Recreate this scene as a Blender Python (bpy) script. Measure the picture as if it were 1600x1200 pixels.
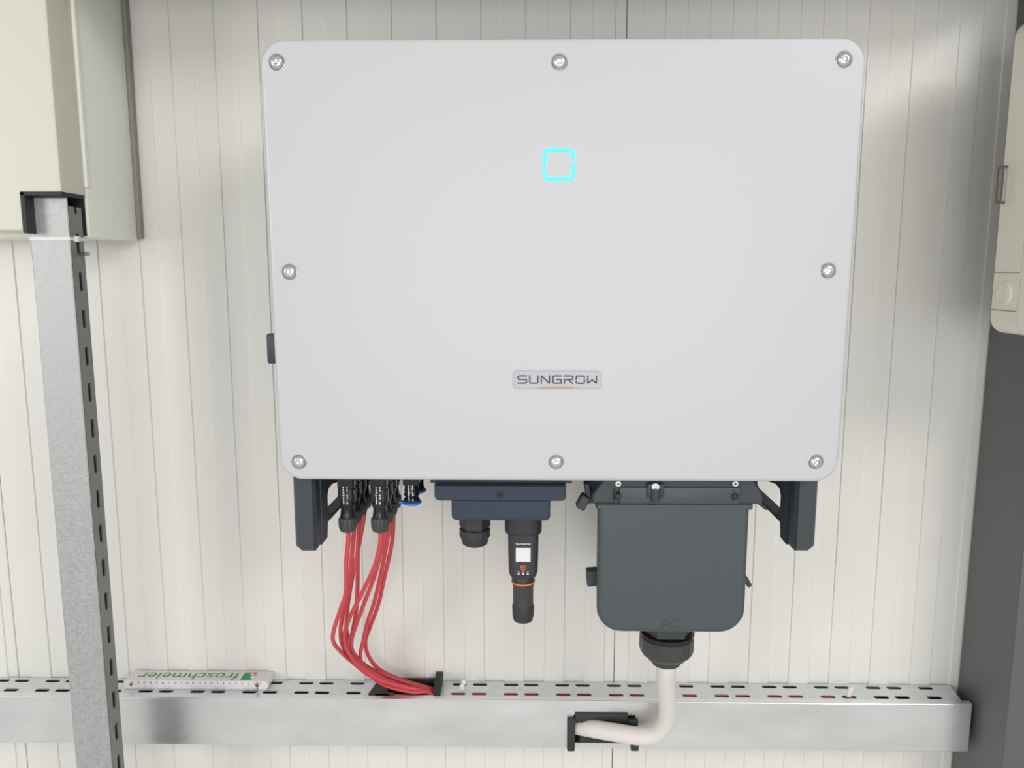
import bpy, bmesh, math, random
from mathutils import Vector, Matrix
random.seed(7)
for o in list(bpy.data.objects): bpy.data.objects.remove(o)
S = bpy.context.scene
COL = S.collection
# ------------------------------------------------------------------ camera
F = 1230.0
CAM = Vector((0.0, -1.227, 1.5))
PITCH, YAW, ROLL = math.radians(8.33), math.radians(0.9), 0.0
cd = bpy.data.cameras.new('camera'); cam = bpy.data.objects.new('camera', cd); COL.objects.link(cam)
cd.sensor_fit = 'HORIZONTAL'; cd.sensor_width = 36.0; cd.lens = F / 1600 * 36.0
cd.clip_start = 0.02
CR = Matrix.Rotation(YAW, 3, 'Z') @ Matrix.Rotation(math.pi / 2 - PITCH, 3, 'X') @ Matrix.Rotation(ROLL, 3, 'Z')
cam.matrix_world = Matrix.Translation(CAM) @ CR.to_4x4()
S.camera = cam
# ------------------------------------------------------------------ light
S.view_settings.view_transform = 'Standard'; S.view_settings.look = 'None'
S.view_settings.gamma = 1.0; S.view_settings.use_curve_mapping = False
S.view_settings.exposure = -0.08
w = bpy.data.worlds.new('hall_daylight'); S.world = w; w.use_nodes = True
w.node_tree.nodes['Background'].inputs[0].default_value = (0.98, 1.0, 1.0, 1)
w.node_tree.nodes['Background'].inputs[1].default_value = 0.56
def area(name, loc, target, sx, sy, power, col=(1, 1, 1)):
    d = bpy.data.lights.new(name, 'AREA'); d.shape = 'RECTANGLE'; d.size = sx; d.size_y = sy; d.energy = power; d.color = col
    o = bpy.data.objects.new(name, d); COL.objects.link(o); o.location = loc
    o.rotation_euler = (Vector(target) - Vector(loc)).to_track_quat('-Z', 'Y').to_euler()
    return o
area('window_daylight', (-3.2, -3.2, 1.9), (0, 0, 1.45), 1.2, 1.6, 40, (1.0, 1.0, 0.98))
area('ceiling_lamp', (2.3, -3.2, 3.2), (0, 0, 1.45), 1.6, 1.0, 48, (1.0, 0.99, 0.97))
area('front_fill', (0.3, -5.6, 1.25), (0, 0, 1.2), 3.6, 2.4, 84, (1.0, 1.0, 1.0))  # added unseen frontal fill, brightens the wall below the inverter

# ------------------------------------------------------------------ helpers
def ray(px, py):
    return (CR @ Vector(((px - 800) / F, -(py - 600) / F, -1.0)))
def at(px, py, Y):
    "the point of the upright plane y = Y that stands at this place of the photograph"
    r = ray(px, py); t = (Y - CAM.y) / r.y
    return CAM + r * t
def atz(px, py, Z):
    r = ray(px, py); t = (Z - CAM.z) / r.z
    return CAM + r * t
W = {}
def smooth(me, ang=35):
    me.shade_smooth(); me.set_sharp_from_angle(angle=math.radians(ang))
    a = me.attributes.get('cap')
    if a:
        for p, d in zip(me.polygons, a.data):
            if d.value: p.use_smooth = False
def obj(name, bm, mat, parent=None, base=None, ang=35, kind=None, label=None):
    "bm holds world coordinates, or coordinates in the frame `base`"
    if isinstance(bm, bmesh.types.BMesh):
        bmesh.ops.recalc_face_normals(bm, faces=bm.faces)
        me = bpy.data.meshes.new(name); bm.to_mesh(me); bm.free()
    else:
        me = bm
    xs = [v.co for v in me.vertices]
    c = Vector([(min(p[i] for p in xs) + max(p[i] for p in xs)) / 2 for i in range(3)])
    me.transform(Matrix.Translation(-c))
    smooth(me, ang)
    if mat is not None: me.materials.append(M[mat])
    o = bpy.data.objects.new(name, me); COL.objects.link(o)
    place(o, (base or Matrix.Identity(4)) @ Matrix.Translation(c), parent)
    if kind: o['kind'] = kind
    if label: o['label'] = label
    return o
def place(o, m, parent=None):
    W[o.name] = m
    o.matrix_basis = m
    if parent is not None:
        o.parent = parent; o.matrix_parent_inverse = W[parent.name].inverted()
def again(src, m, parent=None):
    "a copy of one object that shares its mesh"
    o = src.copy(); COL.objects.link(o); o.parent = None; o.matrix_parent_inverse = Matrix.Identity(4)
    place(o, m, parent); return o
def thing(name, loc, label, cat, group=None):
    o = bpy.data.objects.new(name, None); COL.objects.link(o); o.empty_display_size = 0.05
    place(o, Matrix.Translation(Vector(loc))); tag(o, label, cat, group); return o
def tag(o, label, cat, group=None):
    o['label'] = label; o['category'] = cat
    if group: o['group'] = group
    return o
def join(*bms):
    out = bmesh.new()
    for b in bms:
        me = bpy.data.meshes.new('t'); b.to_mesh(me); b.free(); out.from_mesh(me); bpy.data.meshes.remove(me)
    return out
AX = {'Y': lambda u, v, t: (u, t, v), 'X': lambda u, v, t: (t, u, v), 'Z': lambda u, v, t: (u, v, t)}
def rrect(x0, x1, y0, y1, r, n=6):
    if not isinstance(r, (tuple, list)): r = (r,) * 4      # order: right top, left top, left bottom, right bottom
    pts = []
    for (cx, cy, a, q) in ((x1 - r[0], y1 - r[0], 0, r[0]), (x0 + r[1], y1 - r[1], 90, r[1]), (x0 + r[2], y0 + r[2], 180, r[2]), (x1 - r[3], y0 + r[3], 270, r[3])):
        k = n if q > 1e-6 else 0
        for i in range(k + 1):
            t = math.radians(a + (90 * i / k if k else 0)); pts.append((cx + q * math.cos(t), cy + q * math.sin(t)))
    return pts
def circ(cx, cy, r, n=24):
    return [(cx + r * math.cos(2 * math.pi * i / n), cy + r * math.sin(2 * math.pi * i / n)) for i in range(n)]
def stadium(cx, cy, L, wd, n=4):
    return rrect(cx - L / 2, cx + L / 2, cy - wd / 2, cy + wd / 2, min(L, wd) / 2 * 0.98, n)
def area2(p): return sum(p[i][0] * p[(i + 1) % len(p)][1] - p[(i + 1) % len(p)][0] * p[i][1] for i in range(len(p))) / 2
def inset(p, d):
    if d == 0: return list(p)
    if area2(p) < 0: p = p[::-1]
    out = []; n = len(p)
    for i in range(n):
        a, b, c = Vector(p[i - 1]), Vector(p[i]), Vector(p[(i + 1) % n])
        e1 = (b - a).normalized() if (b - a).length > 1e-9 else (c - b).normalized(); e2 = (c - b).normalized() if (c - b).length > 1e-9 else e1
        n1 = Vector((-e1.y, e1.x)); n2 = Vector((-e2.y, e2.x)); m = n1 + n2
        m = m / max(0.35, m.dot(n1)) if m.length > 1e-6 else n1
        out.append((b.x + m.x * d, b.y + m.y * d))
    return out
def plate(outer, holes=(), axis='Y', t0=0.0, t1=0.01, prof=((0, 0),), hprof=((0, 0),)):
    """solid between t0 and t1 (t0 is the show side); prof lists (inset, depth from t0) rings of the outer edge, first ring on the face"""
    bm = bmesh.new(); mp = AX[axis]; sg = 1 if t1 > t0 else -1
    cap = bm.faces.layers.int.new('cap')
    def ringset(p, pr, s):
        rings = []
        for (d, z) in pr:
            q = inset(p, d * s); rings.append([bm.verts.new(mp(u, v, t0 + sg * z)) for u, v in q])
        q = inset(p, 0); rings.append([bm.verts.new(mp(u, v, t1)) for u, v in q])
        for r1, r2 in zip(rings, rings[1:]):
            for i in range(len(r1)):
                j = (i + 1) % len(r1); bm.faces.new((r1[i], r1[j], r2[j], r2[i]))
        return rings[0], rings[-1]
    fr, bk = [], []
    for k, p in enumerate([outer] + list(holes)):
        a, b = ringset(p, prof if k == 0 else hprof, 1 if k == 0 else -1); fr.append(a); bk.append(b)
    for grp in (fr, bk):
        es = []
        for r in grp:
            for i in range(len(r)):
                es.append(bm.edges.get((r[i], r[(i + 1) % len(r)])))
        res = bmesh.ops.triangle_fill(bm, use_beauty=True, use_dissolve=False, edges=es)
        for f in res['geom']:
            if isinstance(f, bmesh.types.BMFace): f[cap] = 1
    return bm
def fil(r, n=4):
    "quarter-round edge profile for plate()"
    return tuple((r * (1 - math.sin(math.radians(90 * i / n))), r * (1 - math.cos(math.radians(90 * i / n)))) for i in range(n + 1))
def box(x0, x1, y0, y1, z0, z1, bev=0.0, seg=2):
    bm = bmesh.new(); bmesh.ops.create_cube(bm, size=1.0)
    for v in bm.verts: v.co = Vector(((x0 + x1) / 2 + v.co.x * (x1 - x0), (y0 + y1) / 2 + v.co.y * (y1 - y0), (z0 + z1) / 2 + v.co.z * (z1 - z0)))
    if bev: bmesh.ops.bevel(bm, geom=list(bm.edges), offset=bev, segments=seg, profile=0.5, affect='EDGES')
    return bm
def lathe(prof, c, axis='Z', n=28, flute=0, famp=0.0, fr=(0, 0)):
    "prof: (radius, offset along axis); rings whose index lies in fr get flutes"
    bm = bmesh.new(); rings = []
    for k, (r, h) in enumerate(prof):
        ring = []
        for i in range(n):
            a = 2 * math.pi * i / n; rr = r
            if flute and fr[0] <= k <= fr[1]: rr = r * (1 - famp * (i % 2))
            u, v = rr * math.cos(a), rr * math.sin(a)
            p = {'Z': (u, v, h), 'Y': (u, h, v), 'X': (h, u, v)}[axis]
            ring.append(bm.verts.new(Vector(p) + Vector(c)))
        rings.append(ring)
    for a, b in zip(rings, rings[1:]):
        for i in range(n): bm.faces.new((a[i], a[(i + 1) % n], b[(i + 1) % n], b[i]))
    bm.faces.new(rings[0]); bm.faces.new(rings[-1][::-1])
    return bm
def spline(pts, per=8):
    P = [Vector(p) for p in pts]; P = [2 * P[0] - P[1]] + P + [2 * P[-1] - P[-2]]; out = []
    for i in range(1, len(P) - 2):
        a, b, c, d = P[i - 1:i + 3]
        for k in range(per):
            t = k / per
            out.append(0.5 * ((2 * b) + (c - a) * t + (2 * a - 5 * b + 4 * c - d) * t * t + (3 * b - a - 3 * c + d) * t ** 3))
    out.append(P[-2]); return out
def tube(pts, r, n=10, per=8, raw=False):
    P = pts if raw else spline(pts, per); bm = bmesh.new(); rings = []
    T = (P[1] - P[0]).normalized(); N = T.orthogonal().normalized()
    for i, p in enumerate(P):
        t = (P[min(i + 1, len(P) - 1)] - P[max(i - 1, 0)]).normalized()
        N = (N - t * N.dot(t)).normalized(); B = t.cross(N)
        rings.append([bm.verts.new(p + (N * math.cos(2 * math.pi * k / n) + B * math.sin(2 * math.pi * k / n)) * r) for k in range(n)])
    for a, b in zip(rings, rings[1:]):
        for k in range(n): bm.faces.new((a[k], a[(k + 1) % n], b[(k + 1) % n], b[k]))
    bm.faces.new(rings[0]); bm.faces.new(rings[-1][::-1])
    return bm
def ribbon(lines, wd, t0, t1, sc=1.0, off=(0, 0)):
    "flat strokes (x right, y down) of width wd as thin raised bars on a plane y = t"
    bm = bmesh.new()
    for L in lines:
        P = [Vector((p[0], p[1])) for p in L]; lf, rt = [], []
        for i, p in enumerate(P):
            e1 = (p - P[i - 1]).normalized() if i else (P[1] - p).normalized()
            e2 = (P[i + 1] - p).normalized() if i < len(P) - 1 else e1
            n1, n2 = Vector((-e1.y, e1.x)), Vector((-e2.y, e2.x)); m = n1 + n2
            m = m / max(0.5, m.dot(n1)) * (wd / 2) if m.length > 1e-5 else n1 * wd / 2
            lf.append(p + m); rt.append(p - m)
        def V(p, t): return bm.verts.new((off[0] + p.x * sc, t, off[1] - p.y * sc))
        q = [[V(a, t0), V(b, t0), V(b, t1), V(a, t1)] for a, b in zip(lf, rt)]
        for a, b in zip(q, q[1:]):
            for k in range(4): bm.faces.new((a[k], a[(k + 1) % 4], b[(k + 1) % 4], b[k]))
        bm.faces.new(q[0]); bm.faces.new(q[-1])
    return bm
def text_mesh(body, size, extrude, xf):
    cu = bpy.data.curves.new('t', 'FONT'); cu.body = body; cu.size = size; cu.extrude = extrude; cu.align_x = 'CENTER'; cu.align_y = 'CENTER'; cu.resolution_u = 3
    o = bpy.data.objects.new('t', cu); COL.objects.link(o); bpy.context.view_layer.update()
    me = bpy.data.meshes.new_from_object(o.evaluated_get(bpy.context.evaluated_depsgraph_get()))
    bpy.data.objects.remove(o); bm = bmesh.new(); bm.from_mesh(me); bpy.data.meshes.remove(me)
    bmesh.ops.transform(bm, matrix=xf, verts=bm.verts); return bm

# ------------------------------------------------------------------ materials
M = {}
def mat(name, col, rough=0.5, metal=0.0, var=0.0, vscale=30, bump=0.0, bscale=200, spec=0.5, stretch=None, voronoi=False, coat=0.0, rvar=0.0):
    m = bpy.data.materials.new(name); m.use_nodes = True; nt = m.node_tree; b = nt.nodes['Principled BSDF']
    b.inputs['Base Color'].default_value = (*col, 1); b.inputs['Roughness'].default_value = rough; b.inputs['Metallic'].default_value = metal
    b.inputs['Specular IOR Level'].default_value = spec; b.inputs['Coat Weight'].default_value = coat
    tc = nt.nodes.new('ShaderNodeTexCoord'); mp = nt.nodes.new('ShaderNodeMapping'); nt.links.new(tc.outputs['Object'], mp.inputs['Vector'])
    if stretch: mp.inputs['Scale'].default_value = stretch
    if var or rvar:
        if voronoi:
            n = nt.nodes.new('ShaderNodeTexVoronoi'); n.inputs['Scale'].default_value = vscale; sep = nt.nodes.new('ShaderNodeSeparateColor'); nt.links.new(n.outputs['Color'], sep.inputs[0]); src = sep.outputs[0]
        else:
            n = nt.nodes.new('ShaderNodeTexNoise'); n.inputs['Scale'].default_value = vscale; n.inputs['Detail'].default_value = 4; src = n.outputs['Fac']
        nt.links.new(mp.outputs[0], n.inputs['Vector'])
        if var:
            r = nt.nodes.new('ShaderNodeValToRGB'); r.color_ramp.elements[0].position = 0.25; r.color_ramp.elements[1].position = 0.75
            r.color_ramp.elements[0].color = (*[c * (1 - var) for c in col], 1); r.color_ramp.elements[1].color = (*[min(1, c * (1 + var)) for c in col], 1)
            nt.links.new(src, r.inputs[0]); nt.links.new(r.outputs[0], b.inputs['Base Color'])
        if rvar:
            q = nt.nodes.new('ShaderNodeMapRange'); q.inputs[3].default_value = rough - rvar; q.inputs[4].default_value = rough + rvar
            nt.links.new(src, q.inputs[0]); nt.links.new(q.outputs[0], b.inputs['Roughness'])
    if bump:
        n2 = nt.nodes.new('ShaderNodeTexNoise'); n2.inputs['Scale'].default_value = bscale; n2.inputs['Detail'].default_value = 2
        nt.links.new(mp.outputs[0], n2.inputs['Vector'])
        bp = nt.nodes.new('ShaderNodeBump'); bp.inputs['Strength'].default_value = bump; bp.inputs['Distance'].default_value = 0.001
        nt.links.new(n2.outputs['Fac'], bp.inputs['Height']); nt.links.new(bp.outputs[0], b.inputs['Normal'])
    M[name] = m; return m
mat('wall_paint', (0.79, 0.77, 0.722), 0.30, var=0.03, vscale=3, bump=0.03, bscale=60, spec=0.5)
mat('wall_core', (0.10, 0.10, 0.09), 0.8)
mat('floor_concrete', (0.66, 0.66, 0.64), 0.7, var=0.10, vscale=4, bump=0.1, bscale=40)
mat('beam_steel', (0.20, 0.20, 0.19), 0.5, var=0.1)
mat('cover_white', (0.575, 0.57, 0.585), 0.32, bump=0.05, bscale=900)
mat('housing_grey', (0.12, 0.13, 0.14), 0.5, bump=0.1, bscale=700)
mat('box_grey', (0.062, 0.076, 0.082), 0.42, var=0.08, vscale=500, bump=0.22, bscale=900)
mat('box_blue', (0.040, 0.054, 0.080), 0.5, spec=0.25, var=0.06, vscale=500, bump=0.15, bscale=900)
mat('handle_grey', (0.040, 0.048, 0.055), 0.42, var=0.08, vscale=500, bump=0.2, bscale=900)
mat('black_plastic', (0.014, 0.014, 0.018), 0.20)
mat('black_matte', (0.035, 0.035, 0.036), 0.55)
mat('dongle_plastic', (0.030, 0.032, 0.036), 0.42)
mat('gland_plastic', (0.052, 0.052, 0.050), 0.42)
mat('rubber', (0.028, 0.030, 0.031), 0.6, var=0.1)
mat('steel', (0.72, 0.70, 0.67), 0.25, metal=1.0)
mat('steel_dark', (0.22, 0.21, 0.20), 0.4, metal=1.0)
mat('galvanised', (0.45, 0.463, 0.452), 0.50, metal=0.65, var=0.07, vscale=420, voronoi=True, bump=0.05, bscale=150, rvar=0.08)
mat('galvanised_shaded', (0.27, 0.28, 0.27), 0.55, metal=0.6, var=0.06, vscale=420, voronoi=True)  # zinc of the post darkened so the side flanges look shaded
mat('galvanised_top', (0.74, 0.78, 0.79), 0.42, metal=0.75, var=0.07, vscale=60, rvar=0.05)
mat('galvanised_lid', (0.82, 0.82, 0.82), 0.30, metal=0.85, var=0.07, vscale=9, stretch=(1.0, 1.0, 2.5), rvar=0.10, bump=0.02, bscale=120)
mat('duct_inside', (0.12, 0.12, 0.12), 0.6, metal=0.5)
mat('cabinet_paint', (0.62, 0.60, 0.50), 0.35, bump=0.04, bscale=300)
mat('cabinet_paint_lit', (0.87, 0.87, 0.78), 0.38, bump=0.04, bscale=300)  # door paint made lighter so the right-facing side looks lit
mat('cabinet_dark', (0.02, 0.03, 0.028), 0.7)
mat('device_cream', (0.85, 0.82, 0.71), 0.40, bump=0.05, bscale=400)
mat('device_seam', (0.28, 0.27, 0.23), 0.6)
mat('column_grey', (0.115, 0.117, 0.122), 0.42, var=0.06, vscale=5, bump=0.04, bscale=80)
mat('cable_red', (0.64, 0.065, 0.078), 0.42, var=0.04, vscale=40)
mat('cable_white', (0.79, 0.73, 0.68), 0.45, var=0.02, vscale=30)
mat('tie_white', (0.75, 0.75, 0.72), 0.4)
mat('cap_blue', (0.02, 0.16, 0.72), 0.4)
mat('orange', (0.90, 0.20, 0.045), 0.45)
mat('badge_plate', (0.50, 0.49, 0.535), 0.40, metal=0.05)
mat('badge_rim', (0.36, 0.36, 0.38), 0.35, metal=0.6)
mat('badge_letter', (0.055, 0.055, 0.075), 0.45)
mat('badge_orange', (0.62, 0.27, 0.075), 0.45)
mat('print_white', (0.80, 0.80, 0.80), 0.5)
mat('print_soft', (0.62, 0.57, 0.52), 0.5)
mat('ruler_white', (0.76, 0.73, 0.73), 0.45)
mat('ruler_green', (0.035, 0.30, 0.10), 0.5)
mat('ruler_red', (0.62, 0.10, 0.10), 0.5)
mat('ruler_black', (0.10, 0.09, 0.09), 0.5)
m = mat('status_glow', (0.1, 0.6, 0.8), 0.4)
b = m.node_tree.nodes['Principled BSDF']; b.inputs['Emission Color'].default_value = (0.03, 0.72, 1.0, 1); b.inputs['Emission Strength'].default_value = 1.05

# ------------------------------------------------------------------ setting
def struct(o): o['kind'] = 'structure'; return o
struct(obj('floor', box(-4, 4, -6, 0.1, -0.06, 0.0), 'floor_concrete'))
wall = struct(obj('wall_back', box(-1.86, 2.16, 0.005, 0.085, 0.0, 2.9), 'wall_core'))
def panel_bm(width=0.9988, h0=0.0, h1=2.9):
    h, q = -0.0020, 0.00055      # flat raised and sunk bands with small steps between them
    pts = [(0.0, 0.012), (0.0, 0.001), (0.0012, 0.0)]
    for k in range(15):
        g = 0.0225 + 0.0662 * k; c = g + 0.0331
        pts += [(g - q, 0.0), (g + q, h), (c - q, h), (c + q, 0.0)]
    pts += [(width - 0.0012, 0.0), (width, 0.001), (width, 0.012)]
    bm = bmesh.new(); lo = [bm.verts.new((x, y, h0)) for x, y in pts]; hi = [bm.verts.new((x, y, h1)) for x, y in pts]
    n = len(pts)
    for i in range(n):
        j = (i + 1) % n; bm.faces.new((lo[i], lo[j], hi[j], hi[i]))
    bm.faces.new(lo); bm.faces.new(hi[::-1]); return bm
SEAM = at(968, 600, 0).x
p0 = obj('panel', panel_bm(), 'wall_paint', wall, Matrix.Translation((SEAM + 0.001, 0, 0)), ang=20)
base_m = W[p0.name]
for k in (-1, -2, 1):
    again(p0, Matrix.Translation((k * 1.0, 0, 0)) @ base_m, wall)
# steel column at the right
cx0 = at(1520, 800, -0.004).x
colm = thing('steel_column', (cx0 + 0.13, -0.07, 0), 'dark grey steel column at the right end of the wall', 'column')
obj('column_shaft', box(cx0, cx0 + 0.26, -0.135, -0.0022, 0, 2.9, 0.006), 'column_grey', colm)
# added rail out of view, sized to shade the top of the wall
xf_rail = at(217, 60, -0.002).x + 0.012
rail = struct(obj('shade_rail', box(xf_rail, cx0 - 0.01, -0.26, -0.0025, 1.8965, 2.02, 0.003), 'beam_steel'))

# ------------------------------------------------------------------ horizontal duct
ZT = at(960, 1066, -0.003).z            # top face
ZB = at(960, 1169, -0.062).z
XR = at(1519, 1105, -0.062).x
XL = -1.45
DY = -0.0605
duct = thing('cable_duct', ((XL + XR) / 2, -0.03, ZB), 'long horizontal galvanised cable duct with slotted top along the lower wall', 'cable duct')
ox0, ox1 = at(590, 1080, -0.03).x, at(686, 1075, -0.03).x          # opening of the red cables
oy0, oy1 = -0.047, -0.008
slots = []
x0 = atz(880, 1083, ZT).x
for k in range(-22, 12):
    for d in (0, 0.0335):
        x = x0 + 0.0848 * k + d
        if x - 0.015 < XL or x + 0.015 > XR - 0.004: continue
        for yy in (-0.0135, -0.0425):
            if ox0 - 0.016 < x < ox1 + 0.016: continue
            slots.append(stadium(x, yy, 0.0240, 0.0085))
opening = [(ox0, oy0), (ox1, oy0), (ox1, oy1), (ox0, oy1)]
bmtop = plate([(XL, DY + 0.0015), (XR - 0.012, DY + 0.0015), (XR - 0.012, -0.026), (XR - 0.002, -0.003), (XL, -0.003)][:2] + [(XR - 0.004, -0.003), (XL, -0.003)], slots + [opening], 'Z', ZT, ZT - 0.0018)
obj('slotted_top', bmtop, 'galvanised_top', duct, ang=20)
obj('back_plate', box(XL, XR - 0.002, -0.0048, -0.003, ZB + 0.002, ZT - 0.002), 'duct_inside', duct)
obj('bottom_plate', box(XL, XR - 0.002, DY + 0.001, -0.005, ZB, ZB + 0.0018), 'galvanised', duct)
# front lid with its lip over the top edge and the opening of the white cable
lx0, lx1 = at(896, 1140, -0.062).x, at(992, 1140, -0.062).x
lz0, lz1 = at(945, 1161, -0.062).z, at(945, 1117, -0.062).z
lid_hole = [(lx0, lz0), (lx1, lz0), (lx1, lz1), (lx0, lz1)]
lid = plate([(XL, ZB - 0.001), (XR, ZB - 0.001), (XR, ZT - 0.0005), (XL, ZT - 0.0005)], [lid_hole], 'Y', DY - 0.0015, DY, prof=((0.0008, 0), (0, 0.0006)))
lip = box(XL, XR, DY - 0.0012, DY + 0.0085, ZT - 0.0008, ZT + 0.0012, 0.0005, 1)
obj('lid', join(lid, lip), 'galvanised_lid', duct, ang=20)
# rubber edge trims round both openings
def trim(bm): return obj('edge_trim', bm, 'rubber', duct)
trim(box(ox0, ox1, oy1 - 0.001, oy1 + 0.0035, ZT - 0.008, ZT + 0.006, 0.001))
trim(box(ox0, ox0 + 0.03, oy0 - 0.003, oy0 + 0.002, ZT - 0.008, ZT + 0.004, 0.001))
trim(plate([(oy0 - 0.004, ZT - 0.010), (oy1 + 0.004, ZT - 0.010), (oy1 + 0.006, ZT + 0.016), (oy1 - 0.004, ZT + 0.018), (oy0 + 0.012, ZT + 0.012), (oy0 - 0.004, ZT + 0.002)], (), 'X', ox1 - 0.007, ox1 + 0.004))
trim(plate([(ox0 - 0.011, oy0 - 0.003), (ox0 + 0.022, oy0 - 0.003), (ox0 + 0.006, oy1), (ox0 - 0.003, oy1)], (), 'Z', ZT + 0.003, ZT - 0.004))
fy = DY - 0.0055
trim(box(lx0 - 0.010, lx0 + 0.002, fy - 0.002, DY + 0.004, ZB - 0.003, lz1 - 0.004, 0.0015))
trim(box(lx0 + 0.002, lx1 - 0.012, fy, DY + 0.004, lz1 - 0.012, lz1 + 0.004, 0.001))
trim(box(lx1 - 0.012, lx1 + 0.004, fy - 0.002, DY + 0.004, lz1 - 0.024, lz1 - 0.005, 0.001))
trim(box(lx0 + 0.010, lx1 - 0.006, fy + 0.003, DY + 0.004, lz0, lz0 + 0.013, 0.001))
trim(box(lx1 - 0.006, lx1 + 0.006, fy - 0.001, DY + 0.004, ZB - 0.002, ZB + 0.008, 0.001))

# ------------------------------------------------------------------ vertical post
PYF, PYB = -0.188, -0.155
pL = at(93, 900, PYF).x; pR = at(151, 900, PYF).x; PT = at(95, 308, PYF).z
post = thing('slotted_post', ((pL + pR) / 2, (PYF + PYB) / 2, 0), 'upright galvanised channel post with slotted sides below the cream cabinet', 'post')
obj('front_face', plate([(pL, 0), (pR, 0), (pR, PT), (pL, PT)], (), 'Y', PYF, PYF + 0.002, prof=((0.0012, 0), (0, 0.001))), 'galvanised', post, ang=20)
ft = at(128, 322, PYF).z
zs = at(143, 440, -0.17).z
fl_holes = [stadium(PYF + 0.0195, zs - 0.0503 * k, 0.0085, 0.0265) for k in range(-1, 21)]
open_top = zs + 0.0503 * 2
flange = [(PYF + 0.0012, 0.0), (PYB, 0.0), (PYB, ft), (PYF + 0.0228, ft), (PYF + 0.0228, open_top - 0.010), (PYF + 0.0195, open_top - 0.0125), (PYF + 0.0162, open_top - 0.010), (PYF + 0.0162, ft), (PYF + 0.0012, ft)]
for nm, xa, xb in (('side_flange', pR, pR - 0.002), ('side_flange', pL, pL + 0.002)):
    obj(nm, plate(flange, fl_holes, 'X', xa, xb), 'galvanised_shaded', post, ang=20)
obj('dark_filler', box(pL + 0.004, pR - 0.0045, PYF + 0.003, PYB - 0.003, 0, ft - 0.02), 'cabinet_dark', post)  # dark block added inside the post so the flange slots read dark
# cable tie round the post
tz = at(95, 373, PYF).z
tie = thing('cable_tie', ((pL + pR) / 2, PYF, tz), 'pale plastic tie strapped round the upright post just under the cabinet', 'cable tie')
g = 0.0012
strap = plate(rrect(pL - g, pR + g, PYF - g, PYB + g, 0.002, 3), [rrect(pL - 0.0001, pR + 0.0001, PYF - 0.0001, PYB + 0.0001, 0.0015, 3)], 'Z', tz + 0.0022, tz - 0.0022)
obj('strap', strap, 'tie_white', tie)
obj('tie_head', box(pR + 0.0002, pR + 0.006, PYF + 0.008, PYF + 0.016, tz - 0.004, tz + 0.004, 0.001), 'tie_white', tie)
obj('tie_tail', box(pR + 0.0006, pR + 0.015, PYF + 0.017, PYF + 0.0195, tz - 0.022, tz - 0.017, 0.0008), 'steel_dark', tie)

# ------------------------------------------------------------------ cabinet, upper left
CF, CM = -0.205, -0.147
xf = at(92, 250, CF).x                      # right edge of the door
xs = xf
zb = at(20, 361, CF).z
ZC = 2.65
cab = thing('switch_cabinet', (xf - 0.4, -0.1, zb), 'large cream metal switch cabinet on the wall at upper left', 'cabinet')
nz = at(90, 303, CF).z; nx = at(38, 330, CF).x
door = plate([(xf - 0.8, zb), (nx, zb), (nx, nz), (xf, nz), (xf, ZC), (xf - 0.8, ZC)], (), 'Y', CF, CM - 0.004, prof=((0.003, 0), (0.001, 0.0008), (0, 0.003)))
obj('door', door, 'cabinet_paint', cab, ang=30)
obj('door_gasket', plate([(xf - 0.79, zb + 0.004), (nx - 0.01, zb + 0.004), (nx - 0.01, nz + 0.004), (xf - 0.004, nz + 0.004), (xf - 0.004, ZC - 0.005), (xf - 0.79, ZC - 0.005)], (), 'Y', CM - 0.0045, CM), 'device_seam', cab)
hx = pL - 0.02
body = join(box(xf - 0.8, xs + 0.001, CM, -0.014, zb - 0.006, ZC, 0.002), box(xs - 0.012, xs + 0.004, CM - 0.003, CM + 0.006, zb + 0.06, ZC, 0.0015))
obj('cabinet_body', body, 'cabinet_paint_lit', cab)
obj('rear_flange', box(xf - 0.79, xs + 0.006, -0.0135, -0.0022, zb - 0.002, ZC - 0.01, 0.001), 'device_seam', cab)
obj('opening_shade_plate', box(nx - 0.002, xf - 0.003, CM - 0.0012, CM + 0.004, zb - 0.004, nz), 'cabinet_dark', cab)  # dark plate, its colour stands in for the shaded opening behind the notch
obj('edge_trim', box(nx - 0.003, nx + 0.003, CF - 0.002, CM - 0.006, zb - 0.003, nz + 0.003, 0.001), 'rubber', cab)
obj('edge_trim', box(nx - 0.003, xf + 0.001, CF - 0.002, CM - 0.006, nz - 0.002, nz + 0.003, 0.001), 'rubber', cab)

# ------------------------------------------------------------------ device at the right
RB, RM, RF = -0.137, -0.195, -0.30
dx = at(1567, 275, RB).x
dz0 = at(1550, 520, RB).z; dz1 = at(1594, 33, RB).z
dev = thing('wall_device', (dx + 0.15, -0.2, dz0), 'cream rounded wall device cut off by the right edge of the picture', 'device')
obj('rear_shell', plate(rrect(dx, dx + 0.34, dz0, dz1, 0.022, 8), (), 'Y', RM + 0.0008, RB), 'device_cream', dev)
obj('seam', plate(rrect(dx + 0.002, dx + 0.338, dz0 + 0.002, dz1 - 0.002, 0.02, 8), (), 'Y', RM - 0.0008, RM + 0.0008), 'device_seam', dev)
obj('front_lid', plate(rrect(dx, dx + 0.34, dz0, dz1, 0.022, 8), (), 'Y', RF, RM - 0.0008, prof=fil(0.012)), 'device_cream', dev)
bc = at(1564, 459, -0.165)
kn = obj('knockout_plug', lathe([(0.0155, 0.0), (0.0155, -0.002), (0.013, -0.003), (0.0125, -0.0015), (0.010, -0.0015), (0.0095, -0.003), (0.0, -0.003)][:-1], (dx, bc.y, bc.z), 'X', 28), 'device_cream', dev)
for dz_ in (0.028, -0.022):
    obj('panel_line', box(dx - 0.0004, dx + 0.001, RM + 0.002, RB - 0.001, bc.z + dz_ - 0.0006, bc.z + dz_ + 0.0006), 'device_seam', dev)
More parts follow.
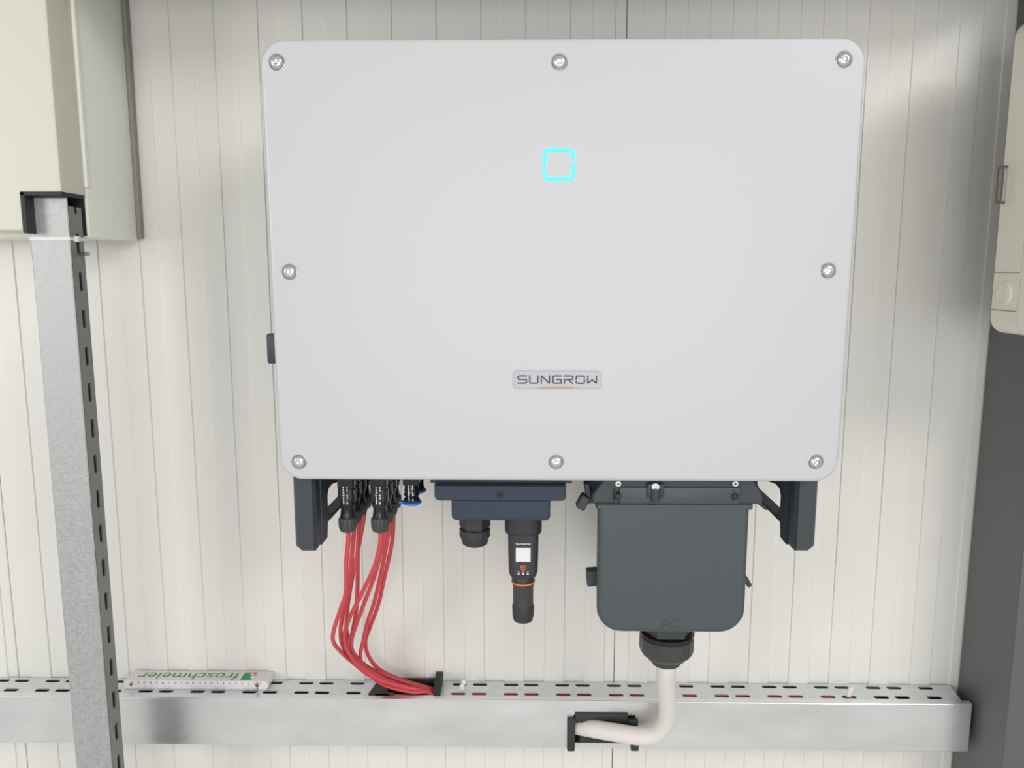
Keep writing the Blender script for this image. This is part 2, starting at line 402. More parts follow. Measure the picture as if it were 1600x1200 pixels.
h0, h1 = at(1560, 318, -0.15).z, at(1563, 258, -0.15).z
lat = plate([(-0.152, h0), (-0.139, h0), (-0.139, h1), (-0.152, h1)], [[(-0.150, h0 + 0.004), (-0.1405, h0 + 0.004), (-0.1405, h1 - 0.004), (-0.150, h1 - 0.004)]], 'X', dx - 0.009, dx - 0.007)
obj('latch', join(lat, box(dx - 0.0075, dx, -0.147, -0.144, h1 - 0.003, h1), box(dx - 0.0075, dx, -0.147, -0.144, h0, h0 + 0.003)), 'steel_dark', dev)

# ------------------------------------------------------------------ inverter
zc0 = at(870, 752, -0.2625).z
cx = at(871, 752, -0.2625).x
LEAN = math.radians(1.0)
CB = Matrix.Translation((cx, -0.2625, zc0)) @ Matrix.Rotation(LEAN, 4, 'X')
CBI = CB.inverted()
def uv(px, py, wv=0.0):
    "place on the leaning front cover"
    r = CBI.to_3x3() @ ray(px, py); o = CBI @ CAM; t = (wv - o.y) / r.y; p = o + r * t; return p.x, p.z
Wd = 0.702
Ht = uv(875, 59)[1]
inv = thing('solar_inverter', (cx, -0.13, zc0), 'large white solar inverter with glowing blue square on the wall', 'inverter')
scr_px = [(432, 97), (874, 97), (1319, 93), (452, 425), (1294, 423), (467, 722), (869, 722), (1275, 722)]
scr = [uv(*p) for p in scr_px]
cov = plate(rrect(-Wd / 2, Wd / 2, 0, Ht, 0.030, 10), [circ(u, v, 0.0088, 24) for u, v in scr], 'Y', 0.0, 0.040, prof=fil(0.005, 5), hprof=((0.0022, 0), (0.0008, 0.0007), (0, 0.0022)))
obj('front_cover', cov, 'cover_white', inv, CB, ang=30)
hd = lathe([(0.0095, 0.004), (0.0095, 0.0022), (0.0088, 0.0016), (0.0080, 0.0014), (0.0078, -0.0010), (0.0070, -0.0030), (0.0052, -0.0042), (0.0040, -0.0045), (0.0034, -0.0045), (0.0030, -0.0015), (0.0012, -0.0012), (0.0011, -0.0038)], (0, 0.0015, 0), 'Y', 24)
s0 = obj('cover_screw', hd, 'steel', inv, CB @ Matrix.Translation((scr[0][0], 0, scr[0][1])))
off = Matrix.Translation(s0.matrix_basis.translation - (CB @ Vector((scr[0][0], 0, scr[0][1]))))
pin0 = obj('screw_seat', lathe([(0.0093, 0.003), (0.0093, 0.0046)], (0, 0, 0), 'Y', 24), 'steel_dark', s0, CB @ Matrix.Translation((scr[0][0], 0, scr[0][1])))
bm_s, bm_p = W[s0.name].copy(), W[pin0.name].copy()
for u, v in scr[1:]:
    sh = Matrix.Translation((CB @ Vector((u, 0, v))) - (CB @ Vector((scr[0][0], 0, scr[0][1]))))
    s = again(s0, sh @ bm_s, inv); again(pin0, sh @ bm_p, s)
# status light
u0, v0 = uv(873.4, 257.3); k = 1 / 8.889 * (uv(900, 257)[0] - uv(800, 257)[0]) / 100
def arc(cx_, cy_, r, a0, a1, n=6): return [(cx_ + r * math.cos(math.radians(a0 + (a1 - a0) * i / n)), cy_ + r * math.sin(math.radians(a0 + (a1 - a0) * i / n))) for i in range(n + 1)]
hw, hh, rr = 201, 197, 66
upper = [(-hw, 42)] + arc(-hw + rr, -hh + rr, rr, 180, 270) + arc(hw - rr, -hh + rr, rr, 270, 360) + [(hw, -76)]
lower = [(hw, -40)] + arc(hw - rr, hh - rr, rr, 0, 90) + arc(-hw + rr, hh - rr, rr, 90, 180) + [(-hw, 84)]
for L in (upper, lower):
    obj('status_light', ribbon([L], 52, -0.0006, 0.0004, k, (u0, v0)), 'status_glow', inv, CB, label='glowing cyan bracket of the status square')
# badge
bu, bv = uv(870.5, 593.3); kb = 1 / 8.889 * (uv(920, 593)[0] - uv(820, 593)[0]) / 100
bw, bh = 606 * kb, 123 * kb
badge = obj('badge', plate(rrect(bu - bw + 0.0006, bu + bw - 0.0006, bv - bh + 0.0006, bv + bh - 0.0006, 0.0032, 5), (), 'Y', -0.0012, 0.0004), 'badge_plate', inv, CB, label='silver name plate')
obj('badge_rim', plate(rrect(bu - bw, bu + bw, bv - bh, bv + bh, 0.0036, 5), [rrect(bu - bw + 0.0007, bu + bw - 0.0007, bv - bh + 0.0007, bv + bh - 0.0007, 0.0031, 5)], 'Y', -0.0016, 0.0003), 'badge_rim', badge, CB)
GL = {'S': [[(130, 8), (20, 8), (8, 20), (8, 48), (20, 59), (114, 59), (124, 68), (124, 100), (114, 110), (0, 110)]],
      'U': [[(8, 0), (8, 100), (18, 110), (112, 110), (122, 100), (122, 0)]],
      'N': [[(8, 118), (8, 12), (14, 10), (116, 108), (122, 106), (122, 0)]],
      'G': [[(128, 8), (20, 8), (8, 20), (8, 98), (20, 110), (122, 110), (122, 59), (55, 59)]],
      'R': [[(0, 8), (110, 8), (122, 18), (122, 49), (110, 59), (8, 59), (8, 118)], [(62, 62), (122, 117)]],
      'O': [[(8, 66), (8, 20), (20, 8), (110, 8), (122, 20), (122, 38)], [(122, 54), (122, 98), (110, 110), (20, 110), (8, 98), (8, 82)]],
      'W': [[(8, 0), (8, 104), (14, 106), (68, 64), (122, 106), (128, 104), (128, 0)]]}
def word(o0, o1, t0, t1, sc, wd=15):
    lines = []
    for i, ch in enumerate('SUNGROW'):
        for L in GL[ch]: lines.append([(x + 161 * i - 550, y - 59) for x, y in L])
    return ribbon(lines, wd, t0, t1, sc, (o0, o1))
obj('lettering', word(bu, bv + 5 * kb, -0.0018, -0.0011, kb, 17), 'badge_letter', badge, CB, ang=20)
ar = [(-300, 0)] + [(x, -24 * (1 - (x / 300) ** 2)) for x in range(-270, 271, 30)] + [(300, 0)]
obj('orange_arc', plate([(bu + x * kb, bv - bh + 0.0004 - y * kb) for x, y in ar], (), 'Y', -0.0019, -0.0011), 'badge_orange', badge, CB)
# housing behind the cover
hz0 = zc0 + 0.012
obj('housing', box(cx - 0.325, cx + 0.325, -0.226, -0.095, hz0, zc0 + Ht - 0.02, 0.012, 3), 'housing_grey', inv)
fins = [box(cx - 0.30 + 0.025 * i, cx - 0.297 + 0.025 * i, -0.098, -0.045, hz0 + 0.03, zc0 + Ht - 0.05) for i in range(25)]
obj('heat_sink', join(*fins), 'housing_grey', inv)
obj('mounting_bracket', join(box(cx - 0.27, cx + 0.27, -0.046, -0.040, zc0 + 0.30, zc0 + 0.44), box(cx - 0.24, cx - 0.20, -0.041, -0.001, zc0 + 0.28, zc0 + 0.46), box(cx + 0.20, cx + 0.24, -0.041, -0.001, zc0 + 0.28, zc0 + 0.46)), 'steel_dark', inv)
# rotary switch at the left side
sw = at(424, 545, -0.215)
swz0, swz1 = at(424, 568, -0.215).z, at(424, 521, -0.215).z
obj('isolator_switch', join(box(sw.x - 0.0045, cx - 0.32, -0.222, -0.208, swz0, swz1, 0.003), lathe([(0.022, 0), (0.022, -0.014), (0.020, -0.016)], (cx - 0.324, -0.185, sw.z), 'X', 24)), 'handle_grey', inv)

# handles (feet) under both ends
def handle(px0, px1, inner):
    gy0, gy1 = -0.240, -0.200
    xa, xb = at(px0, 800, gy0).x, at(px1, 800, gy0).x
    zb_ = at((px0 + px1) / 2, 863, gy0).z; zt = hz0 + 0.004
    c = 0.009; ch = 0.004
    grip = plate([(xa + c * .9, zb_), (xb - c * .4, zb_), (xb, zb_ + c * .5), (xb, zt), (xa, zt), (xa, zb_ + c * .8)] if inner > 0 else [(xa + c * .4, zb_), (xb - c * .9, zb_), (xb, zb_ + c * .8), (xb, zt), (xa, zt), (xa, zb_ + c * .5)], (), 'Y', gy0, gy1, prof=((ch, 0), (0, ch * 1.6)))
    xi0, xi1 = (xb - 0.010, xb + 0.001) if inner > 0 else (xa - 0.001, xa + 0.010)
    # the bracket runs back and inwards from the grip to the housing
    xg = xb - 0.004 if inner > 0 else xa + 0.004
    L_ = math.hypot(0.034, 0.075)
    def zz(py): return at((px0 + px1) / 2, py, gy1).z
    outer = [(-0.008, zz(845)), (0.004, zz(838)), (0.006, zz(815)), (L_, zz(779)), (L_, zt), (-0.008, zt)]
    hole = [(0.007, zz(795)), (0.010, zz(803)), (0.016, zz(805)), (L_ - 0.014, zz(783)), (L_ - 0.009, zz(776)), (L_ - 0.012, zz(768)), (0.034, zz(759)), (0.018, zz(759)), (0.010, zz(764)), (0.007, zz(774))]
    br = plate(outer, [hole], 'Y', -0.009, 0.009, prof=((0.001, 0), (0, 0.001)), hprof=((0.001, 0), (0, 0.001)))
    ang_ = math.atan2(0.075, 0.034 * inner)
    bmesh.ops.transform(br, matrix=Matrix.Translation((xg, gy1 - 0.004, 0)) @ Matrix.Rotation(ang_, 4, 'Z'), verts=br.verts)
    hd_ = obj('carry_handle', grip, 'handle_grey', inv, ang=25)
    obj('handle_brace', br, 'handle_grey', hd_, ang=25)
handle(458, 493, 1)
handle(1243, 1278, -1)

# socket row under the housing
ROW = [-0.212, -0.177, -0.142, -0.107]
colx = [at(543.5, 815, ROW[0]).x, at(594, 815, ROW[0]).x]
capx = at(643.5, 775, ROW[0]).x
def zpy(py, px, Y): return at(px, py, Y).z
zs1 = zpy(752, 543, ROW[0]) ; zs_nut = zpy(829, 543, ROW[0])
ztop = hz0 + 0.002
def socket(x, y):
    a = box(x - 0.0105, x + 0.0105, y - 0.0105, y + 0.0105, zpy(762, 543, ROW[0]), ztop, 0.002)
    return obj('cable_socket', a, 'black_plastic', inv)
for x in colx:
    for y in ROW: socket(x, y)
def marks(x, y, z0, z1):
    "white lettering strokes on the plug"
    L = []
    n = 7; h = (z1 - z0) / n
    for i in range(n):
        zz = i * h
        if i != 3: L.append([(-2.2, zz), (-2.2, zz + h * 0.7)])
        if i % 3 != 2: L.append([(2.8, zz), (2.8, zz + h * 0.75)])
    L.append([(-3.6, 3 * h + h * .4), (-0.8, 3 * h + h * .4)])
    L2 = [[(a * 0.001, b) for a, b in l] for l in L]
    return ribbon(L2, 0.0012, y - 0.0112, y - 0.0098, 1.0, (x, z1))
def plug_parts(root, x, y, with_marks):
    zA = zpy(761, 543, ROW[0]); zB = zpy(788, 543, ROW[0]); zC_ = zpy(808, 543, ROW[0])
    bd = join(plate(rrect(x - 0.0098, x + 0.0098, y - 0.0100, y + 0.0100, 0.003, 4), (), 'Z', zA, zA - 0.016, prof=((0.001, 0), (0, 0.001))),
              box(x - 0.0115, x - 0.0085, y - 0.004, y + 0.004, zB + 0.004, zA - 0.002, 0.001), box(x + 0.0085, x + 0.0115, y - 0.004, y + 0.004, zB + 0.004, zA - 0.002, 0.001),
              lathe([(0.0092, zA - 0.015), (0.0098, zB + 0.006), (0.0105, zB), (0.0095, zB - 0.002), (0.0085, zB - 0.006), (0.0092, zB - 0.012), (0.0098, zC_ + 0.003), (0.0098, zC_)], (x, y, 0), 'Z', 20))
    pb = obj('plug_body', bd, 'black_plastic', root)
    if with_marks: obj('plug_marking', marks(x, y, zpy(785, 543, ROW[0]), zpy(757, 543, ROW[0])), 'print_white', pb)
    zn = zs_nut
    obj('gland_nut', lathe([(0.0085, zC_ + 0.002), (0.0120, zC_ - 0.001), (0.0124, zC_ - 0.003), (0.0122, zn + 0.007), (0.0105, zn + 0.001), (0.0095, zn), (0.005, zn)], (x, y, 0), 'Z', 36, 1, 0.06, (1, 3)), 'gland_plastic', root, ang=20)
paths = {(0, 0): [(541, 880), (540.5, 925), (531, 955), (521.5, 985), (521, 1003), (533, 1019), (551, 1035), (582, 1058), (630, 1073), (682, 1078)],
         (0, 1): [(550, 865), (545, 920), (535.5, 960), (532, 990), (537, 1012), (556, 1037), (592, 1062), (640, 1077), (682, 1081)],
         (0, 2): [(559, 860), (558.5, 920), (556, 958), (551, 985), (547, 1005), (555, 1025), (580, 1045), (625, 1063), (682, 1072)],
         (0, 3): [(563, 840), (551, 900), (543, 950), (541.5, 985), (548, 1012), (567, 1037), (603, 1060), (645, 1071), (682, 1075)],
         (1, 0): [(592, 860), (584, 888), (561, 936), (546, 966), (538.5, 992), (543, 1016), (563, 1041), (600, 1064), (643, 1075), (682, 1079)],
         (1, 1): [(597, 855), (585, 900), (570, 940), (557, 975), (549.5, 1000), (552, 1020), (569, 1042), (612, 1067), (650, 1077), (682, 1082)],
         (1, 2): [(604, 850), (596, 893), (585, 940), (574, 973), (568, 1000), (563, 1027), (573, 1050), (602, 1071), (643, 1081), (682, 1083)],
         (1, 3): [(612, 850), (600, 905), (591, 945), (577, 983), (571, 1003), (576, 1025), (592, 1045), (624, 1061), (682, 1073)]}
ordw = ['front', 'second', 'third', 'rearmost']
for c in (0, 1):
    for r_ in range(4):
        x, y = colx[c], ROW[r_]
        root = thing('solar_cable', (x, y, zs_nut), 'red cable with black plug in the %s row of the %s plug column' % (ordw[r_], ('left', 'right')[c]), 'cable', 'red cables plugged under the inverter')
        plug_parts(root, x, y, r_ == 0)
        P = [Vector((x, y, zs_nut + 0.012)), Vector((x, y, zs_nut - 0.012))]
        wp = paths[(c, r_)]; n = len(wp)
        k_ = c * 4 + r_
        yend = -0.036 + 0.0035 * (k_ % 4)
        for i, (px, py) in enumerate(wp):
            t = (i + 1) / n; t = t * t * (3 - 2 * t)
            Y = y + (yend - y) * t
            p = at(px, py, Y)
            if p.z < ZT + 0.0045: p = atz(px, py, ZT + 0.0045 + 0.002 * (k_ % 2))
            P.append(p)
        P.pop(); lastx = P[-1].x
        if P[-1].x < ox1 - 0.03: P.append(Vector((ox1 - 0.024, P[-1].y * 0.8 + yend * 0.2, ZT + 0.0030)))
        yi = -0.043 + 0.0064 * (k_ % 4); zi = ZT - 0.0065 - 0.0066 * (k_ // 4)
        P += [Vector((ox1 - 0.006, (P[-1].y + yi) / 2, ZT - 0.0035)), Vector((ox1 + 0.02, yi, zi - 0.002)), Vector((ox1 + 0.05, yi, zi)), Vector((ox1 + 0.3, yi, zi)), Vector((at(1335, 1083, -0.04).x + 0.01 * r_, yi, zi))]
        obj('cable_sheath', tube(P, 0.0031, 10, 8), 'cable_red', root, ang=60)
# unused sockets with blue caps
def spare(x, y, short):
    zA = zpy(754, 643, ROW[0]); zB = zpy(783, 643, ROW[0]) if not short else zpy(776, 643, ROW[0])
    s = obj('spare_socket', join(box(x - 0.0105, x + 0.0105, y - 0.0105, y + 0.0105, zA - 0.002, ztop, 0.002),
        lathe([(0.0092, zA), (0.0095, zA - 0.014), (0.0108, zA - 0.016), (0.0080, zA - 0.019), (0.0108, zA - 0.022), (0.0105, zB)], (x, y, 0), 'Z', 20)), 'black_plastic', inv)
    obj('blue_cap', join(lathe([(0.0102, zB + 0.001), (0.0128, zB), (0.0128, zB - 0.0022), (0.0100, zB - 0.004)], (x, y, 0), 'Z', 20), box(x - 0.017, x - 0.008, y - 0.004, y + 0.002, zB - 0.002, zB + 0.0005, 0.0005)), 'cap_blue', s, label='blue rubber cap')
    if not short: obj('socket_marking', marks(x, y, zB + 0.003, zA - 0.001), 'print_white', s)
spare(capx, ROW[0], False); spare(capx + 0.002, ROW[1], True)

# communication box
KY = -0.236
def X(px, py=790, Y=KY): return at(px, py, Y).x
def Z(py, px=780, Y=KY): return at(px, py, Y).z
com = obj('communication_box', join(
    plate(rrect(X(679), X(884), Z(783), Z(757), (0.001, 0.001, 0.006, 0.006), 5), (), 'Y', KY, -0.12, prof=fil(0.002, 2)),
    plate(rrect(X(705), X(860), Z(815), Z(780), (0.001, 0.001, 0.007, 0.007), 5), (), 'Y', KY + 0.002, -0.13, prof=fil(0.003, 3))), 'box_blue', inv)
obj('cover_bolt', join(lathe([(0.0052, 0.001), (0.0052, -0.0006), (0.0042, -0.0006), (0.004, 0.0006)], (X(781), KY, Z(773)), 'Y', 16), box(X(781) - 0.003, X(781) + 0.003, KY - 0.0012, KY, Z(773) - 0.0008, Z(773) + 0.0008), box(X(781) - 0.0008, X(781) + 0.0008, KY - 0.0012, KY, Z(773) - 0.003, Z(773) + 0.003)), 'black_plastic', com)
obj('flange_gasket', box(X(672), X(894), KY + 0.006, -0.11, Z(757), hz0 + 0.002, 0.001), 'handle_grey', com)
gy = -0.185
gxs = at(742, 835, gy).x
g1, g2 = at(742, 822, gy).z, at(742, 850, gy).z
obj('cable_gland', join(lathe([(0.0215, g1 + 0.025), (0.0215, g1 + 0.001), (0.0195, g1), (0.0195, g1 - 0.003)], (gxs, gy, 0), 'Z', 6),
    lathe([(0.0185, g1 - 0.002), (0.0212, g1 - 0.003), (0.0214, g1 - 0.013), (0.0195, g1 - 0.016), (0.0175, g2 + 0.002), (0.015, g2), (0.006, g2)], (gxs, gy, 0), 'Z', 36, 1, 0.035, (1, 2))), 'black_matte', com, ang=25)
# dongle
dy = -0.187
dxc = at(817.5, 880, dy).x
def DZ(py): return at(818, py, dy).z
dg = thing('communication_dongle', (dxc, dy, DZ(970)), 'black stick-shaped dongle with orange ring hanging under the inverter', 'dongle')
hwd = (at(843, 870, dy).x - at(796, 870, dy).x) / 2
hcl = (at(848, 825, dy).x - at(790, 825, dy).x) / 2
def sect(rows, n=28):
    bm = bmesh.new(); rings = []
    for (hx_, hy_, z, e) in rows:
        ring = []
        for i in range(n):
            a = 2 * math.pi * i / n; c_, s_ = math.cos(a), math.sin(a)
            ring.append(bm.verts.new((dxc + hx_ * math.copysign(abs(c_) ** e, c_), dy + hy_ * math.copysign(abs(s_) ** e, s_), z)))
        rings.append(ring)
    for a, b_ in zip(rings, rings[1:]):
        for i in range(n): bm.faces.new((a[i], a[(i + 1) % n], b_[(i + 1) % n], b_[i]))
    bm.faces.new(rings[0]); bm.faces.new(rings[-1][::-1]); return bm
obj('collar', sect([(hcl, 0.021, DZ(800), .7), (hcl, 0.021, DZ(826), .7), (hcl * .97, 0.0205, DZ(829), .7), (hwd, 0.0175, DZ(831), .6)]), 'dongle_plastic', dg)
shell = obj('shell', sect([(hwd * 1.02, 0.0168, DZ(829), .45), (hwd * 1.0, 0.0165, DZ(860), .45), (hwd * .97, 0.0165, DZ(888), .45), (hwd * .90, 0.016, DZ(895), .5), (hwd * .80, 0.0155, DZ(899), .8)], 40), 'dongle_plastic', dg)
fyd = dy - 0.0167
kd = hwd / 23.5
obj('label_panel', plate(rrect(dxc - 15 * kd, dxc + 15 * kd, DZ(891), DZ(836), 0.003, 4), (), 'Y', fyd - 0.0006, fyd + 0.0012), 'black_matte', shell)
obj('lettering', word(dxc, DZ(843), fyd - 0.001, fyd - 0.0005, 11.3 * kd / 550, 24), 'print_white', shell)
obj('sticker', plate(rrect(dxc - 11.3 * kd, dxc + 11.3 * kd, DZ(870.5), DZ(849), 0.0004, 1), (), 'Y', fyd - 0.0010, fyd), 'print_white', shell, label='small white square sticker')
q = 3.3
obj('emblem', join(ribbon([[(-q, 1), (-q, -q + 1), (-q + 1, -q), (q - 1, -q), (q, -q + 1), (q, -0.5)], [(q, 0.8), (q, q - 1), (q - 1, q), (-q + 1, q), (-q, q - 1), (-q, 1.6)]], 1.2, fyd - 0.0011, fyd - 0.0005, kd, (dxc, DZ(879.5))),
    lathe([(1.3 * kd, 0), (1.3 * kd, 0.0006)], (dxc, fyd - 0.0011, DZ(879.5)), 'Y', 12)), 'orange', shell)
for j in (-7, 0, 7):
    obj('indicator', join(lathe([(1.7 * kd, 0), (1.7 * kd, 0.0006)], (dxc + j * kd, fyd - 0.0011, DZ(889.3)), 'Y', 10), ribbon([[(-1.6, 0), (1.6, 0)], [(-1, 1.4), (1, 1.4)]], 0.6, fyd - 0.0011, fyd - 0.0006, kd, (dxc + j * kd, DZ(886)))), 'print_soft', shell)
rn = (at(834, 910, dy).x - at(799, 910, dy).x) / 2
obj('neck', lathe([(rn * .85, DZ(896)), (rn * .98, DZ(898)), (rn * 1.03, DZ(900)), (rn * 1.03, DZ(907)), (rn * .98, DZ(909))], (dxc, dy, 0), 'Z', 32), 'dongle_plastic', dg)
obj('orange_ring', lathe([(rn * .95, DZ(906.0)), (rn * 1.05, DZ(906.8)), (rn * 1.06, DZ(907.6)), (rn * 1.05, DZ(908.9)), (rn * .95, DZ(909.6))], (dxc, dy, 0), 'Z', 40), 'orange', dg, label='bright orange sealing ring')
obj('sleeve', lathe([(rn * .93, DZ(908)), (rn * .95, DZ(914)), (rn * .92, DZ(915)), (rn * .92, DZ(944))], (dxc, dy, 0), 'Z', 32), 'gland_plastic', dg)
obj('end_nut', lathe([(rn * .90, DZ(942)), (rn * .97, DZ(944)), (rn * .98, DZ(946)), (rn * .96, DZ(961)), (rn * .85, DZ(968)), (rn * .6, DZ(970)), (rn * .3, DZ(970))], (dxc, dy, 0), 'Z', 48, 1, 0.03, (1, 3)), 'black_matte', dg, ang=25)

# AC connection box
AY = -0.243
qx0 = at(1051, 880, AY).x
def X2(px, py=880): return at(px, py, AY).x
def Z2(py, px=1050): return at(px, py, AY).z
bx_ = plate(rrect(X2(934), X2(1168), Z2(989), Z2(788), (0.004, 0.004, 0.033, 0.033), 8), (), 'Y', AY, -0.125, prof=fil(0.006, 4))
for v in bx_.verts:      # drafted sides, narrower towards the wall
    if v.co.y > -0.2: v.co.x = qx0 + (v.co.x - qx0) * 0.90; v.co.z += 0.004 if v.co.z < Z2(900) else 0
acb = obj('connection_box', bx_, 'box_grey', inv, ang=30)
obj('rim', plate(rrect(X2(930), X2(1173), Z2(797), Z2(787), 0.002, 2), (), 'Y', AY - 0.0005, AY + 0.03, prof=((0.002, 0), (0, 0.003))), 'box_grey', acb)
za, zb2 = Z2(789), hz0 + 0.003
# bracket above the box: top bar with slanting cheeks
brk = plate([(X2(925), za), (X2(1189), za), (X2(1189), za + 0.011), (X2(1160), zb2), (X2(957), zb2), (X2(925), za + 0.011)], (), 'Y', AY + 0.004, -0.13, prof=((0.0015, 0), (0, 0.0015)))
bk = obj('box_bracket', brk, 'handle_grey', inv, ang=25)
obj('bracket_panel', box(X2(966), X2(1152), AY + 0.0005, AY + 0.006, za + 0.001, Z2(762), 0.0015), 'box_grey', bk)
for px in (966, 1149):
    c_ = at(px, 755.5, AY)
    obj('bracket_screw', join(lathe([(0.0042, 0.004), (0.0042, -0.0012), (0.0032, -0.002)], (c_.x, AY, c_.z), 'Y', 16)), 'steel', bk)
    obj('screw_slot', join(box(c_.x - 0.0022, c_.x + 0.0022, AY - 0.0026, AY - 0.0015, c_.z - 0.0006, c_.z + 0.0006), box(c_.x - 0.0006, c_.x + 0.0006, AY - 0.0026, AY - 0.0015, c_.z - 0.0022, c_.z + 0.0022)), 'steel_dark', bk)
for px in (964, 1150):
    c_ = at(px, 775, AY); s_ = 1 if px < 1000 else -1
    obj('snap_hook', join(lathe([(0.0042, 0.004), (0.0042, -0.002), (0.003, -0.003)], (c_.x + 0.001 * s_, AY, c_.z), 'Y', 14), box(c_.x - 0.004, c_.x - 0.002, AY - 0.001, AY + 0.004, c_.z - 0.006, c_.z + 0.008, 0.0005)), 'black_plastic', bk)
c_ = at(1024, 757, AY)
obj('key_stud', join(box(c_.x - 0.011, c_.x + 0.011, AY - 0.004, AY + 0.008, za + 0.010, Z2(755), 0.002), lathe([(0.0055, za + 0.006), (0.0065, za + 0.012), (0.0065, Z2(762))], (c_.x, AY - 0.0025, 0), 'Z', 16)), 'handle_grey', bk)
st = at(1023, 759, AY)
obj('stud_ring', lathe([(0.0048, 0.003), (0.0048, -0.0005), (0.0028, -0.0005), (0.0026, 0.0012)], (st.x, AY - 0.0065, st.z), 'Y', 16), 'print_white', bk)
# latches at its sides
def clip(px, py, Y, wpx, hpx, rot, px2=None):
    c_ = at(px, py, Y); w_ = wpx * 0.00082; h_ = hpx * 0.00082
    b_ = plate(rrect(-w_ / 2, w_ / 2, -h_ / 2, h_ / 2, 0.0025, 3), (), 'Y', -0.004, 0.012, prof=((0.0012, 0), (0, 0.0012)))
    bmesh.ops.transform(b_, matrix=Matrix.Translation(c_) @ Matrix.Rotation(rot, 4, 'Y'), verts=b_.verts)
    obj('side_clip', b_, 'handle_grey', acb)
clip(911, 785, -0.215, 15, 24, math.radians(28))
clip(919, 770, -0.21, 9, 34, math.radians(-10))
clip(1190, 789, -0.20, 22, 5, math.radians(38))
clip(926, 903, -0.21, 20, 27, math.radians(-4))
clip(1167, 908, -0.21, 8, 20, math.radians(-30))
obj('lettering', text_mesh('AC', 0.0185, 0.0010, Matrix.Translation(at(1048, 976, AY)) @ Matrix.Rotation(math.pi / 2, 4, 'X')), 'box_grey', acb)
# big gland
qy = -0.165
qx = at(1041, 1015, qy).x
def GZ(py): return at(1041, py, qy).z
rg = (at(1085, 1000, qy).x - at(1000, 1000, qy).x) / 2
gl = obj('large_gland', join(lathe([(rg * .95, GZ(955)), (rg * .95, GZ(983)), (rg * .86, GZ(985)), (rg * .86, GZ(988))], (qx, qy, 0), 'Z', 6)), 'gland_plastic', acb, ang=25)
obj('sealing_ring', lathe([(rg * .86, GZ(984)), (rg * 1.0, GZ(985)), (rg * 1.0, GZ(989)), (rg * .92, GZ(991))], (qx, qy, 0), 'Z', 36), 'black_plastic', acb)
obj('gland_nut', lathe([(rg * .90, GZ(989)), (rg * 1.0, GZ(992)), (rg * 1.0, GZ(1010)), (rg * .94, GZ(1017)), (rg * .74, GZ(1024)), (rg * .72, GZ(1026)), (rg * .60, GZ(1028)), (rg * .54, GZ(1030)), (rg * .53, GZ(1035)), (rg * .44, GZ(1036))], (qx, qy, 0), 'Z', 16), 'gland_plastic', acb, ang=20)
# white cable
ac = [Vector((qx, qy, GZ(1020))), at(1041, 1042, -0.163), at(1041, 1075, -0.140), at(1043, 1108, -0.112), at(1039, 1130, -0.098), at(1024, 1146, -0.090), at(1000, 1150, -0.087), at(965, 1145, -0.083), at(930, 1139, -0.070), at(908, 1135, -0.054), at(885, 1132, -0.034), at(850, 1132, -0.028)]
acc = thing('power_cable', ac[3], 'thick white power cable bending from the grey box into the duct front', 'cable')
obj('cable_sheath', tube(ac, 0.0138, 20, 10), 'cable_white', acc, ang=60)

# ------------------------------------------------------------------ folding ruler
zr = ZT + 0.0002
rx0, rx1 = atz(190, 1079, zr).x, atz(421, 1079, zr).x
rx1 = rx0 + 0.2385 if abs(rx1 - rx0 - 0.2385) < 0.012 else rx1
ryf = -0.0375; lt = 0.0033; rh = 0.0155
rul = thing('folding_ruler', ((rx0 + rx1) / 2, ryf + 0.016, zr), 'white folded ruler with green lettering lying on the duct', 'ruler')
for i in range(10):
    e = 0.0 if i % 2 else 0.0015
    o = plate(rrect(rx0 + e + 0.0004 * (i % 3), rx1 - 0.0015 + e, zr, zr + rh - 0.0003 * (i % 2), (0.0065, 0.0035, 0.0035, 0.0065) if i % 2 == 0 else (0.0035, 0.0065, 0.0065, 0.0035), 4), (), 'Y', ryf + lt * i + 0.00015, ryf + lt * (i + 1) - 0.00015, prof=((0.0003, 0), (0, 0.0003)))
    obj('ruler_leaf', o, 'ruler_white', rul)
ytop = ryf + lt * 5
def on_top(x, y): return Matrix.Translation((x, y, zr + rh + 0.00005))
tx = at(295, 1056, ytop).x
tm = text_mesh('froschmeier', 0.029, 0.0001, on_top(tx, ytop) @ Matrix.Rotation(math.pi, 4, 'Z') @ Matrix.Diagonal((1.17, 1.0, 1, 1)))
obj('lettering', tm, 'ruler_green', rul, ang=20)
lx = at(388, 1056, ytop).x; tz2 = zr + rh
obj('logo', join(plate([(lx - 0.009, ytop - 0.012), (lx + 0.009, ytop - 0.012), (lx + 0.004, ytop - 0.004), (lx + 0.006, ytop + 0.004), (lx - 0.001, ytop + 0.003), (lx + 0.003, ytop + 0.011), (lx - 0.009, ytop + 0.011)], (), 'Z', tz2 + 0.00025, tz2 - 0.0002)), 'ruler_green', rul)
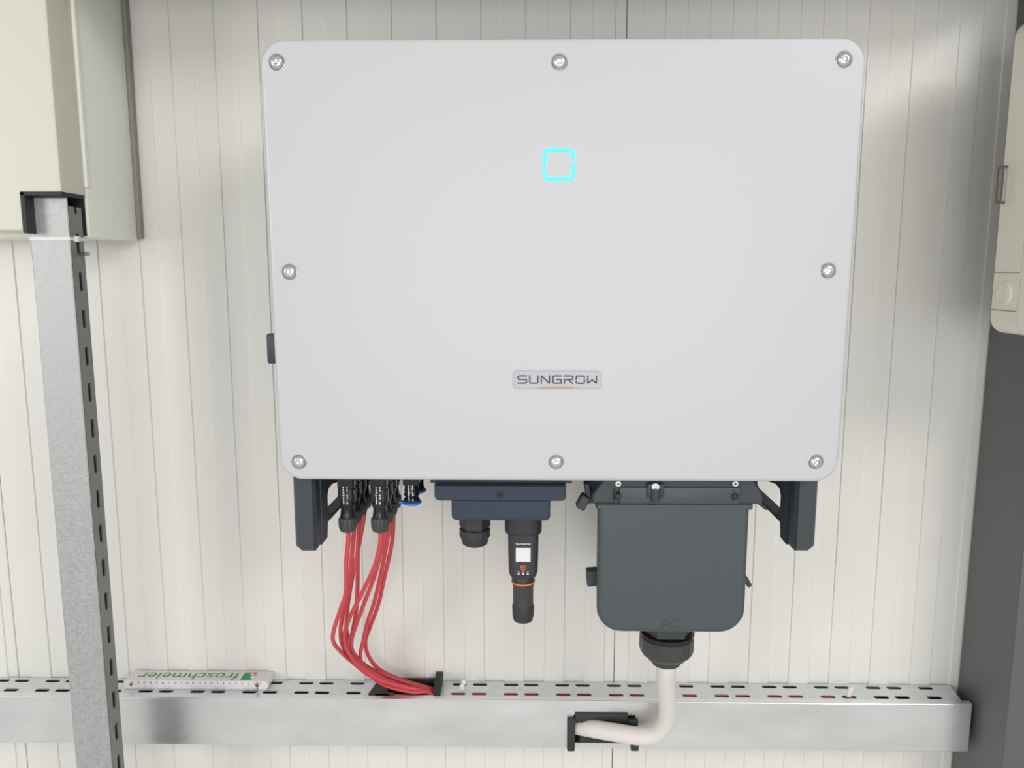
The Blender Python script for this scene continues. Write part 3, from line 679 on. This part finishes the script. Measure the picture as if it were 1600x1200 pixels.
obj('logo_corner', plate([(lx + 0.004, ytop + 0.012), (lx + 0.011, ytop + 0.012), (lx + 0.012, ytop - 0.002), (lx + 0.009, ytop + 0.002)], (), 'Z', tz2 + 0.00025, tz2 - 0.0002), 'orange', rul)
ticks, rt_ = [], []
for i in range(1, 230):
    x = rx0 + 0.006 + 0.001 * i
    if x > rx1 - 0.008: break
    if i % 5 == 0 or i % 5 == 2: ticks.append(box(x - 0.00012, x + 0.00012, ryf - 0.0001, ryf + 0.0002, zr + 0.0005, zr + (0.004 if i % 10 == 0 else 0.0022)))
obj('scale_ticks', join(*ticks), 'ruler_black', rul, ang=20, kind='stuff')
nums_b, nums_r = [], []
for i in range(1, 23):
    (nums_r if i % 5 == 2 else nums_b).append(text_mesh(str(22 - i), 0.0052, 0.0001, Matrix.Translation((rx0 + 0.006 + 0.01 * i, ryf - 0.00002, zr + 0.0115)) @ Matrix.Rotation(math.pi / 2, 4, 'X')))
obj('scale_numbers', join(*nums_b), 'ruler_black', rul, ang=20, kind='stuff'); obj('scale_numbers', join(*nums_r), 'ruler_red', rul, ang=20, kind='stuff')
obj('hinge_rivet', lathe([(0.0026, 0.0006), (0.0026, -0.0006), (0.0015, -0.001)], (rx0 + 0.0135, ryf, zr + 0.0085), 'Y', 14), 'steel_dark', rul)
rv = at(402, 1072, ryf)
obj('hinge_spring', join(lathe([(0.003, 0.0004), (0.003, -0.0008), (0.0018, -0.0012)], (rv.x, ryf, zr + 0.009), 'Y', 14), box(rv.x - 0.0008, rv.x + 0.0008, ryf - 0.0012, ryf, zr + 0.0002, zr + 0.0145)), 'steel_dark', rul)
# loose tie ends poking out of the duct slots
for (px, py, lab) in ((722, 1070, 'short white tie end standing on the duct right of the red cables'), (1326, 1081, 'white tie end standing on the duct right of the white cable')):
    p = atz(px, py + 8, ZT)
    te = obj('tie_end', join(box(p.x - 0.0035, p.x + 0.0035, p.y - 0.002, p.y + 0.002, ZT, ZT + 0.010, 0.001), box(p.x - 0.001, p.x + 0.006, p.y - 0.001, p.y + 0.001, ZT + 0.009, ZT + 0.017, 0.0005)), 'tie_white')
    tag(te, lab, 'cable tie')
